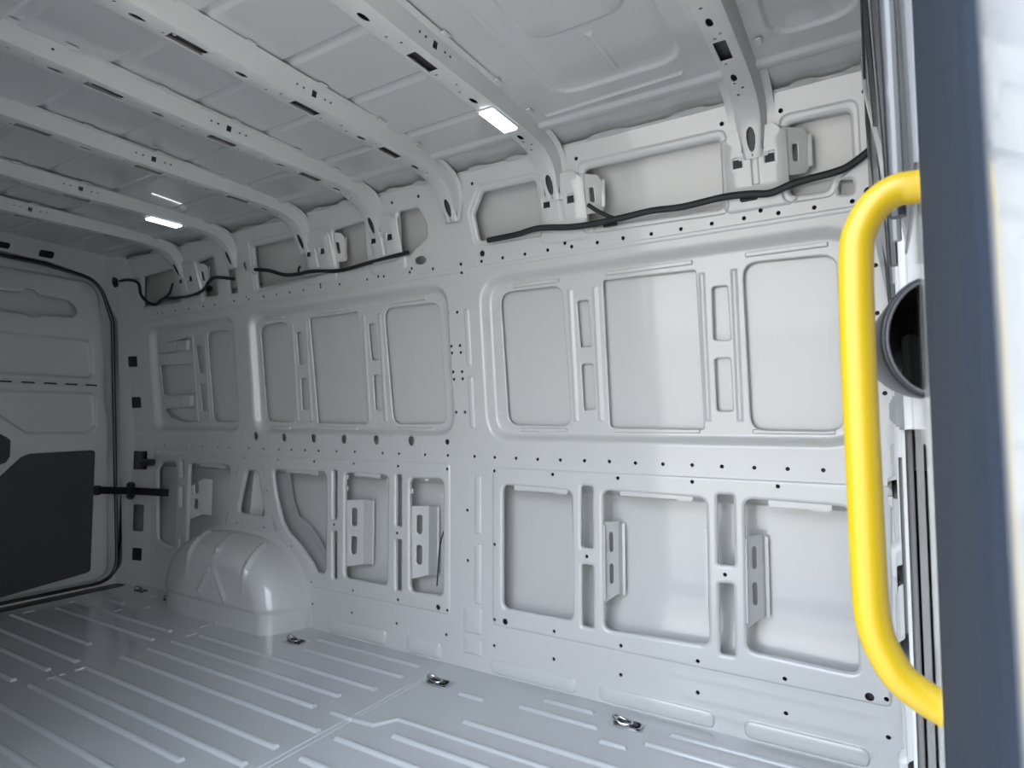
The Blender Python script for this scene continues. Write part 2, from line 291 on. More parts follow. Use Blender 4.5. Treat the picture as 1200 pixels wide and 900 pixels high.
for x0,z0,x1,z1 in ((-1.32,.006,-.957,.058),(-.874,.006,-.486,.06),(-.40,.006,-.07,.06),(-2.203,.006,-1.849,.07),(-1.735,.006,-1.555,.072)):
    emb.append((rect(x0,z0,x1,z1),.025,.006,-.006))
for x in (-.302,-.937,-1.775,-2.18,-3.19):      # bosses round the roof bow feet
    emb.append((rect(x-.105,1.585,x+.105,1.80),.03,.008,-.006))
for p,r in [(UPPER_HOLES[0],.02),(UPPER_HOLES[1],.02),(UPPER_HOLES[2],.02),(UPPER_HOLES[5],.02)]:
    emb.append((inset(ccw(p),-.022),.03,.006,.005))
holes=[]
for i,p in enumerate(LOWER_HOLES):
    thin=max(q[0] for q in p)-min(q[0] for q in p)<.06
    holes.append((p,.008 if thin else .028))
holes+=[(p,.016) for p in UPPER_HOLES]
for i,p in enumerate(PANES): holes.append((p,.045 if i in (0,2,3,5,6) else .012,.4))
holes+=[(p,.010,.4) for p in SLOTS]+[(p,.02,.4) for p in REAR_PANE]+[(SQ,.008)]
dots=[circ(p,.0065) for p in DOTS if not (p[0]<-3.69)]
dots+=[circ(p,.0115,12) for p in BIG_DOTS]
dots+=[circ(p,.017,14,.021) for p in OVALS]+[circ((-1.597,1.612),.030,14,.017),circ((-2.694,1.727),.012,10,.02)]
for a,b in SLITS:
    a=np.array(a);b=np.array(b);u=(b-a)/np.linalg.norm(b-a);nn=np.array([-u[1],u[0]])*.004
    dots.append([tuple(a+nn),tuple(b+nn),tuple(b-nn),tuple(a-nn)])
wall_left=sheet('wall_left', [(XR,0),(XF,0),(XF,ZT),(XR,ZT)], PAINT, wmap, holes, dots, emb, grid=.06)
wall_left['kind']='structure'
# outer skin of that side: one pressed panel behind the openings
def skin_off(z):
    s=lambda a,b: float(sstep((z-a)/(b-a)))
    o=.099-.037*s(.80,.86)+.018*s(1.49,1.53)
    o-=.045*(1-s(.05,.36)); o+=.010*(1-s(.690,.70))
    if z>1.6: o+=.012*s(1.655,1.665)
    return o
zs=sorted(set([-.03,0,.05]+[.1+.04*i for i in range(8)]+[.4,.5,.6,.68,.685,.69,.695,.70,.75,.79,.80,.815,.83,.845,.86,.87]+[.9+.05*i for i in range(12)]+[1.49,1.5,1.51,1.52,1.53,1.6,1.65,1.655,1.66,1.665,1.67,1.7,1.75,1.8,1.85,1.89,1.93]))
xs=[-4.25+.25*i for i in range(19)]
V=[(x,-g(z)+skin_off(z),z) for z in zs for x in xs]; n=len(xs)
F=[(j*n+i,j*n+i+1,(j+1)*n+i+1,(j+1)*n+i) for j in range(len(zs)-1) for i in range(n-1)]
mesh('outer_panel',V,F,PAINT,wall_left,True,60)
# dark cups added behind the punched holes to stand in for shade
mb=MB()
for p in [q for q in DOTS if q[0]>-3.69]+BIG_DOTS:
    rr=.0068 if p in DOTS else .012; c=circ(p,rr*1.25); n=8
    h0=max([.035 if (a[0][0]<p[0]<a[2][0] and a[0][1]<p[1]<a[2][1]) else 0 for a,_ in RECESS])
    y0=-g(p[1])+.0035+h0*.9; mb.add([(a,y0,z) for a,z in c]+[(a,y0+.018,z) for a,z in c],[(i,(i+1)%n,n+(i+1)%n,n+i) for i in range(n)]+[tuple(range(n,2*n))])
o=mb.build('hole_shade_cups',DARKCUP,wall_left,False); o['kind']='stuff'
# hem of the wheelhouse seen through the arch-side opening
arc=[(-2.60,.73),(-2.585,.64),(-2.56,.55),(-2.52,.475),(-2.44,.44),(-2.36,.37),(-2.29,.28),(-2.25,.20)]
arc2=[(x+.045,z+.02) for x,z in arc]
mb=MB(); nA=len(arc); mb.add([(x,.062,z) for x,z in arc]+[(x,.050,z) for x,z in arc2]+[(x,.092,z) for x,z in arc],[(i,i+1,nA+i+1,nA+i) for i in range(nA-1)]+[(i,i+1,2*nA+i+1,2*nA+i) for i in range(nA-1)])
mb.build('wheelhouse_hem',PAINT,wall_left)
mb=MB(); mb.add([(-2.80,.03,.72),(-2.775,.085,.72),(-2.80,.085,.47),(-2.83,.03,.47)],[(0,1,2,3)]); mb.build('pillar_hem',PAINT,wall_left)
# slotted brackets inside the lower openings
BR[2]=[(-1.735,.600),(-1.652,.605),(-1.650,.320),(-1.735,.295)]; BR[3]=[(-2.125,.600),(-2.024,.606),(-2.024,.320),(-2.120,.300)]; BR[4]=[(-3.350,.590),(-3.255,.643),(-3.245,.446),(-3.335,.412)]
for bi,b in enumerate(BR):
    yb0,ybd=((.012,.048),(.012,.048),(.014,.020),(.014,.020),(.014,.020))[bi]; yb1=yb0+ybd
    ys=(.012,.06,.06,.012); (x0,z0),(x1,z1),(x2,z2),(x3,z3)=b
    x0=x3=(x0+x3)/2-.004; x1=x2=(x1+x2)/2
    fm=lambda u,v,h,x0=x0,x1=x1: (x0+(x1-x0)*u/.10+(.3*h if ybd>.04 else 0), yb0+ybd*u/.10+h, v)
    zc=(z1+z2)/2; hh=(z1-z2)
    sl=[([(.034,zc+s*hh*.23-.045),(.064,zc+s*hh*.23-.045),(.064,zc+s*hh*.23+.045),(.034,zc+s*hh*.23+.045)],.014) for s in (-1,1)]
    sl=[([(.034,zc+s*hh*.22-hh*.14),(.064,zc+s*hh*.22-hh*.14),(.064,zc+s*hh*.22+hh*.14),(.034,zc+s*hh*.22+hh*.14)],.014) for s in (-1,1)]
    o=sheet('slotted_bracket',[(0,z3),(.10,z2),(.10,z1),(0,z0)],PAINT,fm,sl,grid=.03,parent=wall_left,lip=.004,flange=.004)
    mb=MB(); mb.add([(x1,yb1,z1),(x2,yb1,z2),(x2+.004,.085,z2-.01),(x1+.004,.085,z1-.01),(x1+.014,.086,z1-.01),(x2+.014,.086,z2-.01)],[(0,1,2,3),(3,2,5,4)])
    mb.build('bracket_flange',PAINT,o)
# folded clip tabs along the top of the openings
for (x0,z0),(x1,z1) in TABS:
    z=(z0+z1)/2+.007; mb=MB(); mb.box(((x0+x1)/2,.004,z-.006),(abs(x1-x0),.005,.022),bev=.002); mb.box((x1-.03 if x1>x0 else x1,.012,z-.018),(.05,.012,.008),bev=.002)
    mb.build('clip_tab',PAINT,wall_left)
for x,z in ((-1.64,.722),(-1.722,.665),(-1.555,.655),(-2.105,.705),(-2.105,.655),(-1.855,.70),(-1.855,.645)):
    MB().box((x,.006,z),(.020,.005,.022),bev=.002).build('clip_tab',PAINT,wall_left)
# edge beads on the right side of the openings
for x,z0,z1 in ((-.973,.33,.60),(-.503,.33,.62),(-.855,.34,.60),(-.388,.34,.60)):
    MB().box((x,.010,(z0+z1)/2),(.012,.014,z1-z0),bev=.003).build('edge_bead',PAINT,wall_left)
# straps across the rear window recess
for z in (1.385,1.075):
    mb=MB(); 
    prof=[(-3.64,.004),(-3.56,-.004),(-3.44,-.004),(-3.42,-.012),(-3.33,-.012),(-3.315,.0)]
    for (a,ya),(b,yb) in zip(prof[:-1],prof[1:]): mb.add([(a,ya+.026-g(z),z-.027),(b,yb+.026-g(z),z-.027),(b,yb+.026-g(z),z+.027),(a,ya+.026-g(z),z+.027)],[(0,1,2,3)])
    mb.build('recess_strap',PAINT,wall_left)
# wavy flange where the roof skin meets the wall top
def roof_flange(x0,x1):
    top=[]; 
    n=int((x1-x0)/.01)
    for i in range(n+1):
        x=x0+(x1-x0)*i/n; t=(x-x0)/(x1-x0)
        a=.012+.016*float(sstep((t-.18)/.06)*(1-sstep((t-.38)/.06)))+.016*float(sstep((t-.68)/.06)*(1-sstep((t-.86)/.06)))
        top.append((x,a))
    v=[(x,-g(ZT)+.004,ZT-.006) for x,a in top]+[(x,-g(ZT)-a*.5,ZT-.001) for x,a in top]+[(x,-g(ZT)-a,ZT-.002) for x,a in top]; k=len(top)
    mb=MB(); mb.add(v,[(i,i+1,k+i+1,k+i) for i in range(k-1)]+[(k+i,k+i+1,2*k+i+1,2*k+i) for i in range(k-1)])
    mb.build('roof_flange',PAINT,wall_left)
BOWX=[-.31,-.966,-1.404,-1.801,-2.237,-2.77,-3.225]
bb=[.02]+BOWX+[-3.72]
for a,b in zip(bb[1:],bb[:-1]):
    roof_flange(a+(.06 if a>-3.7 else 0),b-(.06 if b<0 else 0))

# ------------------------------------------------------------------ floor
ribs=[]
def rib(x0,x1,y,w=.026): ribs.append((rect(x0,y-w/2,x1,y+w/2),.006,.008,-.009))
for x0,x1,y in ((-2.17,-1.59,-.09),(-2.13,-1.58,-.20),(-2.66,-1.59,-.33),(-2.70,-1.66,-.435),(-2.70,-1.67,-.535),(-2.70,-1.53,-.64),(-2.70,-1.56,-.77),(-2.70,-1.56,-.875),(-2.70,-1.73,-.955),(-2.70,-1.6,-1.08),(-2.70,-1.6,-1.19),(-2.70,-1.6,-1.3),(-2.70,-1.6,-1.41),(-2.7,-1.6,-1.52),
    (-3.75,-2.96,-.64),(-3.69,-2.78,-.47),(-3.70,-2.82,-.37),(-3.70,-2.79,-.76),(-3.70,-2.79,-.86),(-3.70,-2.79,-.97),(-3.70,-2.79,-1.08),(-3.70,-2.79,-1.19),(-3.70,-2.79,-1.3),(-3.70,-2.79,-1.41),
    (-3.62,-3.45,-.26),
    (-1.46,-.06,-.64),(-1.32,-.06,-.54),(-1.19,-.06,-.355),(-1.32,-1.21,-.20),(-1.09,-.80,-.175),(-1.04,-.85,-.09),(-.77,-.68,-.24),(-.65,-.06,-.185),(-.60,-.06,-.095),
    (-1.46,-.06,-.77),(-1.46,-.06,-.875),(-1.46,-.06,-.98),(-1.46,-.06,-1.09),(-1.46,-.06,-1.2),(-1.46,-.06,-1.31),(-1.46,-.06,-1.42)):
    rib(x0,x1,y)
# jogged rib crossing the seam, and the short cross beads
ribs.append(([(-1.60,-.543),(-1.50,-.543),(-1.41,-.535),(-1.37,-.463),(-.06,-.463),(-.06,-.437),(-1.385,-.437),(-1.425,-.508),(-1.51,-.517),(-1.60,-.517)],.006,.009,-.007))
for x0,x1,y0,y1 in ((-2.715,-2.695,-.90,-.84),(-2.715,-2.695,-.81,-.755),(-2.715,-2.695,-.37,-.315),(-2.775,-2.755,-.265,-.215),(-3.38,-3.36,-.36,-.31),(-3.30,-3.28,-.25,-.21),(-3.74,-3.72,-.40,-.34),(-3.48,-3.46,-.12,-.08),(-3.74,-3.72,-.60,-.55)):
    ribs.append((rect(x0,y0,x1,y1),.004,.006,-.006))
ribs.append((rect(-1.524,-1.82,-1.516,-.004),.001,.003,.003))
ribs.append((rect(-1.502,-1.82,-1.494,-.004),.001,.003,.002))
for x,y in ((-3.326,-.085),(-2.241,-.148),(-1.444,-.158),(-.734,-.094),(-3.654,-.069)):
    ribs.append((rect(x-.062,y-.04,x+.062,y+.04),.03,.008,.003))
fl=sheet('floor',[(-3.86,-W-.06),(XF+.03,-W-.06),(XF+.03,.12),(-3.86,.12)],FLOORP,lambda u,v,h:(u,v,-h),[],[rect(x-.042,y-.021,x+.042,y+.021) for x,y in ((-3.326,-.085),(-2.241,-.148),(-1.444,-.158),(-.734,-.094),(-3.654,-.069))],ribs,grid=.1,flange=0)
fl['kind']='structure'
MB().box((-1.92,-.85,-.05),(3.9,2.0,.05)).build('floor_underside',DARKCUP,fl,False)

# ------------------------------------------------------------------ roof
def rmap(u,v,h): return (u,v,zroof(v)+h)
re=[]
for a,b in zip(bb[1:],bb[:-1]):
    x0,x1=a+.09,b-.09
    if b<-.5:
        for y in (-1.42,-1.19,-.955,-.725,-.48): re.append((rect(x0-.07,y-.020,x1+.07,y+.020),.01,.016,.006))
    re.append((rect(x0-.06,-.335,x1+.06,-.285),.01,.016,-.010)); re.append((rect(x0-.06,-1.545,x1+.06,-1.495),.01,.016,-.010))
def path_rib(pts,w=.030):
    a=[np.array(p) for p in pts]; L=[];R_=[]
    for i in range(len(a)):
        t=a[min(i+1,len(a)-1)]-a[max(i-1,0)]; t=t/np.linalg.norm(t); n_=np.array([-t[1],t[0]])*w/2; L.append(tuple(a[i]+n_)); R_.append(tuple(a[i]-n_))
    return (L+R_[::-1],.004,.012,-.007)
cx,cy=-.60,-.915
def rrect_path(x0,y0,x1,y1,r):
    return rnd(rect(x0,y0,x1,y1),r,5)
o1=rrect_path(-.80,-1.40,-.42,-.43,.08)
re.append((o1,.0,.014,.008)); 
o2=rnd(rect(-.745,-1.16,-.475,-.68),.07,5); re.append((o2,0,.012,-.006))
re.append(path_rib([(-.603,-.65),(-.600,-.47)],.028)); re.append(path_rib([(-.88,-.36),(-.44,-.375)],.02))
re.append((rnd(rect(-.225,-1.4,-.02,-.40),.08,5),0,.014,.008))
roof=sheet('ceiling',[(-3.79,-W+.10),(XF+.06,-W+.10),(XF+.06,-.10),(-3.79,-.10)],ROOFP,rmap,[],[],re,grid=.09,flange=0)
roof['kind']='structure'

# ------------------------------------------------------------------ roof bows
KEY=[(-.915,1.862,.052),(-.60,1.866,.050),(-.40,1.866,.048),(-.30,1.860,.046),(-.235,1.842,.048),(-.200,1.815,.045),(-.178,1.782,.033),(-.160,1.750,.018),(-.146,1.722,.006)]
full=[(-W-y,z,h) for y,z,h in KEY[::-1]][:-1]+KEY
PTS=catmull(full,5); L=[0]
for a,b in zip(PTS[:-1],PTS[1:]): L.append(L[-1]+(Vector((a.x,a.y))-Vector((b.x,b.y))).length)
LA=np.array(L); PY=np.array([p.x for p in PTS]); PZ=np.array([p.y for p in PTS]); PH=np.array([p.z for p in PTS])
TY=np.gradient(PY,LA); TZ=np.gradient(PZ,LA)
def s_of(y): return float(np.interp(y,PY,LA))
def bow(x0,label,lamp_y=None,foot=None,sqx=None,wing=False):
    r=root('roof_bow',(x0,-.915,1.862),label,'roof beam','roof bows across the load bay')
    def cs(v,H):
        a=abs(v)
        if a<.029: return v,0.
        if a<.033: k=(a-.029)/.004; return math.copysign(.029+.003*k,v), .001*k
        if a<.078: k=(a-.033)/.045; return math.copysign(.032+.013*k,v), .001+(H-.003)*k
        return math.copysign(.045+(a-.078),v), H-.002
    def fm(u,v,h):
        y=np.interp(u,LA,PY); z=np.interp(u,LA,PZ); H=max(.004,np.interp(u,LA,PH)); ty=np.interp(u,LA,TY); tz=np.interp(u,LA,TZ)
        k=math.hypot(ty,tz); ny,nz=-tz/k,ty/k
        taper=1.0 if y<-.22 and y>-1.61 else .55+.45*max(0,min(1,H/.045))
        dx,dn=cs(v,H); dn+=h
        return (x0+dx*taper, float(y+ny*dn), float(z+nz*dn))
    hs=[];ds=[]
    def rc(y,l,w,cyc=-.006): s=s_of(y); return rect(s-l/2,cyc-w/2,s+l/2,cyc+w/2)
    for y in (-.84,-1.19): hs.append((rc(y,.092,.030),.003))
    if lamp_y is None: hs.append((rc(-.485,.09,.030),.003))
    for y in (-1.305,-1.043,-.614,-.352): s=s_of(y); ds.append(circ((s,-.008),.019,12,.008))
    for y in (-1.41,-1.36,-1.245,-1.228,-1.145,-.965,-.93,-.775,-.71,-.675,-.56,-.545,-.425,-.325,-.30,-.275): s=s_of(y); ds.append(circ((s,-.012 if int(y*1000)%2 else .004),.0045))
    for y,rr in ((-.905,.004),(-.882,.004),(-.806,.004),(-.784,.004),(-1.33,.004)): ds.append(circ((s_of(y),.058),rr))
    ds.append(rect(s_of(-.845)-.008,.048,s_of(-.845)+.008,.066))
    ds.append(circ((s_of(-.170),0),.036,12,.015)); ds.append(circ((s_of(-.150),0),.0045))
    sheet('channel',[(0.004,-.098),(LA[-1],-.098),(LA[-1],.098),(.004,.098)],PAINT,fm,hs,ds,[],grid=.05,parent=r,lip=0,flange=.003,angle=25,lines=[[(u,v) for u in np.linspace(.01,LA[-1]-.006,60)] for v in (-.078,-.033,-.029,.029,.033,.078)])
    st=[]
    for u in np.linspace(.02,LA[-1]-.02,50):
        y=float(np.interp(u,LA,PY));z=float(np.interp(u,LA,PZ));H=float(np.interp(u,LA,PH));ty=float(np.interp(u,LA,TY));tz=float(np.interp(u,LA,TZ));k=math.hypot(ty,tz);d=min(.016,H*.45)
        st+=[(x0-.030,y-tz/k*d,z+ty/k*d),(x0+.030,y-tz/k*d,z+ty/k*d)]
    mesh('bow_shade_strip',st,[(2*i,2*i+1,2*i+3,2*i+2) for i in range(49)],DARKCUP,r)  # added dark strip inside the bow, in place of shade behind its holes
    # weld tabs along the roof flange
    for y in (-1.30,-1.07,-.84,-.60,-.42):
        MB().box((x0+.066,y,float(zroof(y))-.006),(.016,.028,.005),bev=.002).build('weld_tab',PAINT,r)
    if foot:
        xa,xb=foot; z0,z1=1.622,1.765
        def pm(u,v,h):
            t=max(0,(z0+.035-v)/.035); b=min(u-xa,xb-u); e=max(0,1-b/.012)
            return (u,-g(v)-.013-.016*t*t+h+.012*e*e,v)
        sq=[]
        if sqx: sq=[(rect(q-.0125,1.722-.013,q+.0125,1.722+.013),.004) for q in sqx]
        mid=(xa+xb)/2
        sheet('foot_plate',[(xa,z0+.02),(xa+.02,z0),(xb-.02,z0),(xb,z0+.02),(xb,z1+.01),(xb-.03,z1+.04),(xa+.03,z1+.04),(xa,z1+.01)],PAINT,pm,sq,[circ((mid,1.715),.005)],
              [(rect(mid-.012,1.65,mid+.012,1.74),.006,.006,.004)],grid=.02,parent=r,lip=.004,flange=.004)
        for q in sqx: MB().box((q,-g(1.722)-.007,1.722),(.034,.003,.034)).build('square_shade_plate',BLACK,r,False)  # black plates added behind the square holes as their shade
    if wing:
        xa=foot[1]-.004
        wm=lambda u,v,h,xa=xa:(xa+u,-g(v)+.002+.030*(u/.05)+h,v)
        sheet('slotted_wing',[(0,1.665),(.045,1.672),(.055,1.685),(.055,1.775),(.045,1.79),(0,1.795)],PAINT,wm,[([(.016,1.705),(.029,1.705),(.029,1.752),(.016,1.752)],.006)],grid=.02,parent=r,lip=.003,flange=.004)
        MB().box((xa+.060,-g(1.73)+.030,1.73),(.012,.005,.095),bev=.002).build('wing_lip',PAINT,r)
    return r
bow(BOWX[0],'light grey roof bow nearest the yellow rail, at the right',foot=(-.395,-.22),sqx=(-.355,-.266),wing=True)
bow(BOWX[1],'light grey roof bow carrying the larger, nearer lit lamp',lamp_y=-.486,foot=(-1.03,-.853),sqx=(-.996,-.903),wing=True)
bow(BOWX[2],'light grey roof bow just behind the nearer lamp, ending at the broad central pillar')
bow(BOWX[3],'light grey roof bow running down beside the small six-sided wall opening',foot=(-1.85,-1.685),sqx=(-1.821,-1.73))
bow(BOWX[4],'light grey roof bow between the small-opening bow and the bow with the far lamp',foot=(-2.255,-2.078),sqx=(-2.221,-2.131),wing=True)
bow(BOWX[5],'light grey roof bow carrying the smaller, farther lit lamp')
bow(BOWX[6],'light grey roof bow closest to the rear doors',foot=(-3.28,-3.095),sqx=(-3.238,-3.145),wing=True)
# lamps under two bows
for x0,lab in ((BOWX[1],'nearer lit rectangular white roof lamp'),(BOWX[5],'farther lit rectangular white roof lamp above the rear wall recess')):
    y=-.488; s=s_of(y); z=float(np.interp(y,PY,PZ))
    r=root('roof_lamp',(x0-.004,y,z),lab,'lamp','lit roof lamps')
    MB().box((x0-.004,y,z-.001),(.058,.152,.006),bev=.0025).build('bezel',OUTER,r)
    MB().box((x0-.004,y,z-.006),(.050,.142,.009),bev=.0035).build('lens',LEDM,r)

# ------------------------------------------------------------------ wheel arch
r=root('wheel_arch',(-2.86,0,0),'glossy light grey domed wheel arch housing with raised ribs on the floor','wheel arch')
NU,NV=120,64
A=[]
for j in range(NV+1):
    t=j/NV
    if t<.62: a=t/.62*math.pi/2; k=1-math.cos(a)**1.0; yy=-.205*math.sin(a)**.9; sc=1.0
    else: k=1; yy=-.205; sc=1-(t-.62)/.38
    cxx=-2.86+.12*k; hw=.52-.235*k; H=.395-.12*k; row=[]
    for i in range(NU+1):
        th=math.pi*(1-i/NU); c,s=math.cos(th),max(0,math.sin(th)); e=2/2.6
        X=hw*math.copysign(abs(c)**e,c); Z=H*s**e
        row.append([cxx+X*sc, yy-.004*(1-sc), Z*sc if sc<1 else Z])
    A.append(row)
A=np.array(A)
P=A.reshape(-1,3)
du=np.gradient(A,axis=1); dv=np.gradient(A,axis=0); N_=np.cross(du,dv); ln=np.linalg.norm(N_,axis=2,keepdims=True); ln[ln<1e-9]=1; N_=N_/ln
mid=A[20,60]; 
if N_[20,60][2]<0: N_=-N_
def segd(Q,pl):
    d=np.full(Q.shape[:2],9.)
    for a,b in zip(pl[:-1],pl[1:]):
        a=np.array(a);b=np.array(b);e=b-a;t=np.clip(((Q-a)@e)/(e@e),0,1);q=a+t[...,None]*e;d=np.minimum(d,np.linalg.norm(Q-q,axis=2))
    return d
disp=np.zeros(A.shape[:2])
for x in (-3.05,-2.83,-2.60):
    pl=[(x+.06*math.sin(q),-.03-.17*math.sin(q),0) for q in np.linspace(.15,1.25,8)]
    Qxy=A[...,:2]; dd=segd(Qxy,[p[:2] for p in pl]); disp+=.015*np.exp(-(dd/.011)**2)*(A[...,2]>.17)
Qxz=A[...,[0,2]]
for pl in ([(-2.80,.245),(-2.88,.14)],[(-2.755,.24),(-2.67,.125)]): disp+=.010*np.exp(-(segd(Qxz,pl)/.008)**2)*(A[...,1]<-.15)
disp+=-.010*sstep((.105-A[...,2])/.012)*sstep((-A[...,1]-.02)/.05)
B_=A+N_*disp[...,None]; B_[...,2]=np.maximum(B_[...,2],0.0)
F=[]
for j in range(NV):
    for i in range(NU): a=j*(NU+1)+i; F.append((a,a+1,a+NU+2,a+NU+1))
mesh('arch_shell',B_.reshape(-1,3),F,PAINT,r,True,60)
mb=MB(); ol=[tuple(p) for p in A[0]]; ol2=[(-2.86+(p[0]+2.86)*1.05,p[1],p[2]*1.055) for p in ol]; k=len(ol)
mb.add([(x,-.006,z) for x,y,z in ol]+[(x,-.004,z) for x,y,z in ol2]+[(x,.003,z) for x,y,z in ol2],[(i,i+1,k+i+1,k+i) for i in range(k-1)]+[(k+i,k+i+1,2*k+i+1,2*k+i) for i in range(k-1)])
mb.build('weld_flange',PAINT,r)

# ------------------------------------------------------------------ tie-down rings in the floor
TD=[(-3.654,-.069,'floor lashing ring in the far rear corner by the door sill'),(-3.326,-.085,'floor lashing ring between the wheel arch and the rear doors'),(-2.241,-.148,'floor lashing ring just in front of the wheel arch'),(-1.444,-.158,'floor lashing ring beside the seam across the floor'),(-.734,-.094,'floor lashing ring nearest the camera, below the lower wall openings')]
td0=None
for x,y,lab in TD:
    if td0 is None:
        r=td0=root('lashing_ring',(x,y,0),lab,'tie-down ring','floor lashing rings')
        mb=MB(); o4=rnd(rect(-.042,-.021,.042,.021),.018,4); k=len(o4)
        rim=[(a*1.16,b*1.22,.0022) for a,b in o4]; e1=[(a,b,.0015) for a,b in o4]; e2=[(a*.95,b*.92,-.016) for a,b in o4]
        mb.add([(x+a,y+b,c) for a,b,c in rim+e1+e2],[(i,(i+1)%k,k+(i+1)%k,k+i) for i in range(k)]+[(k+i,k+(i+1)%k,2*k+(i+1)%k,2*k+i) for i in range(k)]+[tuple(range(2*k,3*k))])
        mb.build('recess_cup',CHROME,r)
        lp=[Vector((x-.030+.026*math.cos(t)*1.25+.012,y+.017*math.sin(t),.003+.012*max(0,-math.cos(t)))) for t in np.linspace(0,2*math.pi,17)[:-1]]
        MB().tube(lp,.0038,8,True).build('ring',CHROME,r)
        MB().box((x+.024,y,-.003),(.024,.026,.014),bev=.004).tube([(x+.016,y-.017,-.002),(x+.016,y+.017,-.002)],.005,8).build('hinge_block',BLACK,r)
    else:
        r=td0.copy(); C.objects.link(r); r.location=(x,y,0); r['label']=lab
        for ch in list(td0.children):
            c=ch.copy(); C.objects.link(c); c.parent=r

# ------------------------------------------------------------------ rear frame and doors
def hwz(z): return .915-g(z)
def yn(y,z): return -.915+(y+.915)*hwz(z)/.915
AP=rnd([(-.052,.012),(-.052,1.55),(-.072,1.795),(-.40,1.835),(-.915,1.845),(-1.43,1.835),(-1.758,1.795),(-1.778,1.55),(-1.778,.012)],.13,6)
AP=[(a,b) for a,b in AP]
def frame_x(u,v):
    side=max(0,abs(u+.915)-.853); top=max(0,v-1.80)
    return -3.935+min(.235,3.9*side+1.35*top)
def fmx(u,v,h): 
    vv=min(v,1.93); return (frame_x(u,vv)-h, -.915+(u+.915)*hwz(min(vv,1.9))/.915, vv)
ph=[([( -.038,.675),(-.012,.675),(-.012,.784),(-.038,.784)],.003),([(-.035,.313),(-.015,.313),(-.015,.47),(-.035,.47)],.006),([(-.034,.144),(-.016,.144),(-.016,.216),(-.034,.216)],.003),
    ([(-.040,1.283),(-.022,1.283),(-.022,1.345),(-.040,1.345)],.003),([(-.038,1.04),(-.020,1.04),(-.020,1.104),(-.038,1.104)],.003),
    (rect(-.47,1.848,-.385,1.878),.012),(rect(-.71,1.853,-.63,1.878),.012)]
ph=[(p,r_) for p,r_ in ph]
wr=sheet('wall_rear',[(0,0),(0,1.93),(-1.83,1.93),(-1.83,0)],PAINT,fmx,[],[rnd(p,r_) for p,r_ in ph]+[ccw(AP)],[],grid=.035,flange=.012,angle=35)
wr['kind']='structure'
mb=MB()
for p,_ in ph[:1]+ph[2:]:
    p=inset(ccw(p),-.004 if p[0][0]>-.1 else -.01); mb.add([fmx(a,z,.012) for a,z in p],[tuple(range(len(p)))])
mb.build('pocket_shade',BLACK,wr,False)  # black faces added behind the frame holes, shade put into colour
MB().box((-4.2,-.915,.9),(.02,2.3,2.2)).box((-3.96,-.915,1.945),(.52,2.3,.02)).box((-4.02,-.915,-.10),(.40,2.3,.02)).box((-4.02,-1.96,.9),(.40,.02,2.2)).box((-4.02,.13,.9),(.40,.02,2.2)).build('rear_light_block',DARKCUP,wr,False)  # unseen dark box added to stop light leaking in at the rear
t=[(-3.95,-.915+(a+.915)*hwz(b)/.915,b) for a,b in inset(ccw(AP),.006)]
s=MB().tube(t,.010,8,True).build('door_seal',BLACK); tag(s,'black rubber seal lining the rear door opening','door seal')
sill=MB().box((-3.895,-.915,-.006),(.11,1.70,.016),bev=.004).build('rear_sill',BLACK); tag(sill,'black sill strip along the bottom of the rear doors','sill')
# door leaf
def dm(u,v,h): return (-4.0-h, -.915+(u+.915)*hwz(min(v,1.9))/.915, v)
de=[(rect(-.86,1.205,-.17,1.445),.05,.022,.018),(rect(-.86,1.16,-.20,1.19),.008,.006,-.004),([(-.86,1.135),(-.165,1.135),(-.165,.93),(-.22,.882),(-.52,.885),(-.67,1.0),(-.86,1.0)],.04,.02,.016),
    (rect(-.895,.02,-.075,1.79),.10,.02,-.012)]
dh=[([(-.86,1.545),(-.53,1.55),(-.50,1.535),(-.46,1.535),(-.43,1.552),(-.27,1.558),(-.235,1.59),(-.235,1.62),(-.27,1.655),(-.43,1.662),(-.46,1.685),(-.50,1.685),(-.53,1.662),(-.86,1.65)],.012)]
dd=[rect(-.655+.135*i*.8,1.168,-.655+.135*i*.8+.065,1.177) for i in range(5)]+[circ((a,b),.005) for a,b in ((-.23,1.67),(-.48,1.70),(-.48,1.515),(-.21,1.54))]
d1=sheet('door_1',[(-.912,-.02),(-.03,-.02),(-.03,1.85),(-.912,1.85)],PAINT,dm,dh,dd,de,grid=.08,angle=35); d1['kind']='structure'
MB().box((-4.05,-.48,.9),(.01,.95,1.95)).build('outer_panel',PAINT,d1,False)
MB().box((-4.012,-.42,1.1725),(.003,.72,.03)).build('slot_shade',BLACK,d1,False)  # black strip added behind the door slots in place of shade
tp=rnd([(-.66,.03),(-.665,.64),(-.535,.785),(-.50,.79),(-.205,.792),(-.185,.775),(-.185,.105),(-.20,.09)],.012)
tp=rnd([(-.70,.035),(-.70,.60),(-.545,.768),(-.505,.785),(-.205,.792),(-.19,.782),(-.19,.10),(-.205,.088)],.012)
mb=MB(); mb.prism(ccw(tp),lambda p,a:(a,p[0],p[1]),-3.988,-3.97); mb.build('trim_board',TRIMM,d1,False)
tp=rnd([(-.86,1.0),(-.70,.93),(-.615,.875),(-.60,.86),(-.60,.775),(-.615,.745),(-.66,.725),(-.86,.80)],.012)
mb=MB(); mb.prism(ccw(tp),lambda p,a:(a,p[0],p[1]),-3.988,-3.97); mb.build('latch_cover',TRIMM,d1,False)
d2=sheet('door_2',[(-1.80,-.02),(-.918,-.02),(-.918,1.85),(-1.80,1.85)],PAINT,dm,[],[],[(rect(-1.66,.95,-.97,1.445),.05,.022,.018),(rect(-1.66,.08,-.97,.80),.05,.022,.012)],grid=.15); d2['kind']='structure'
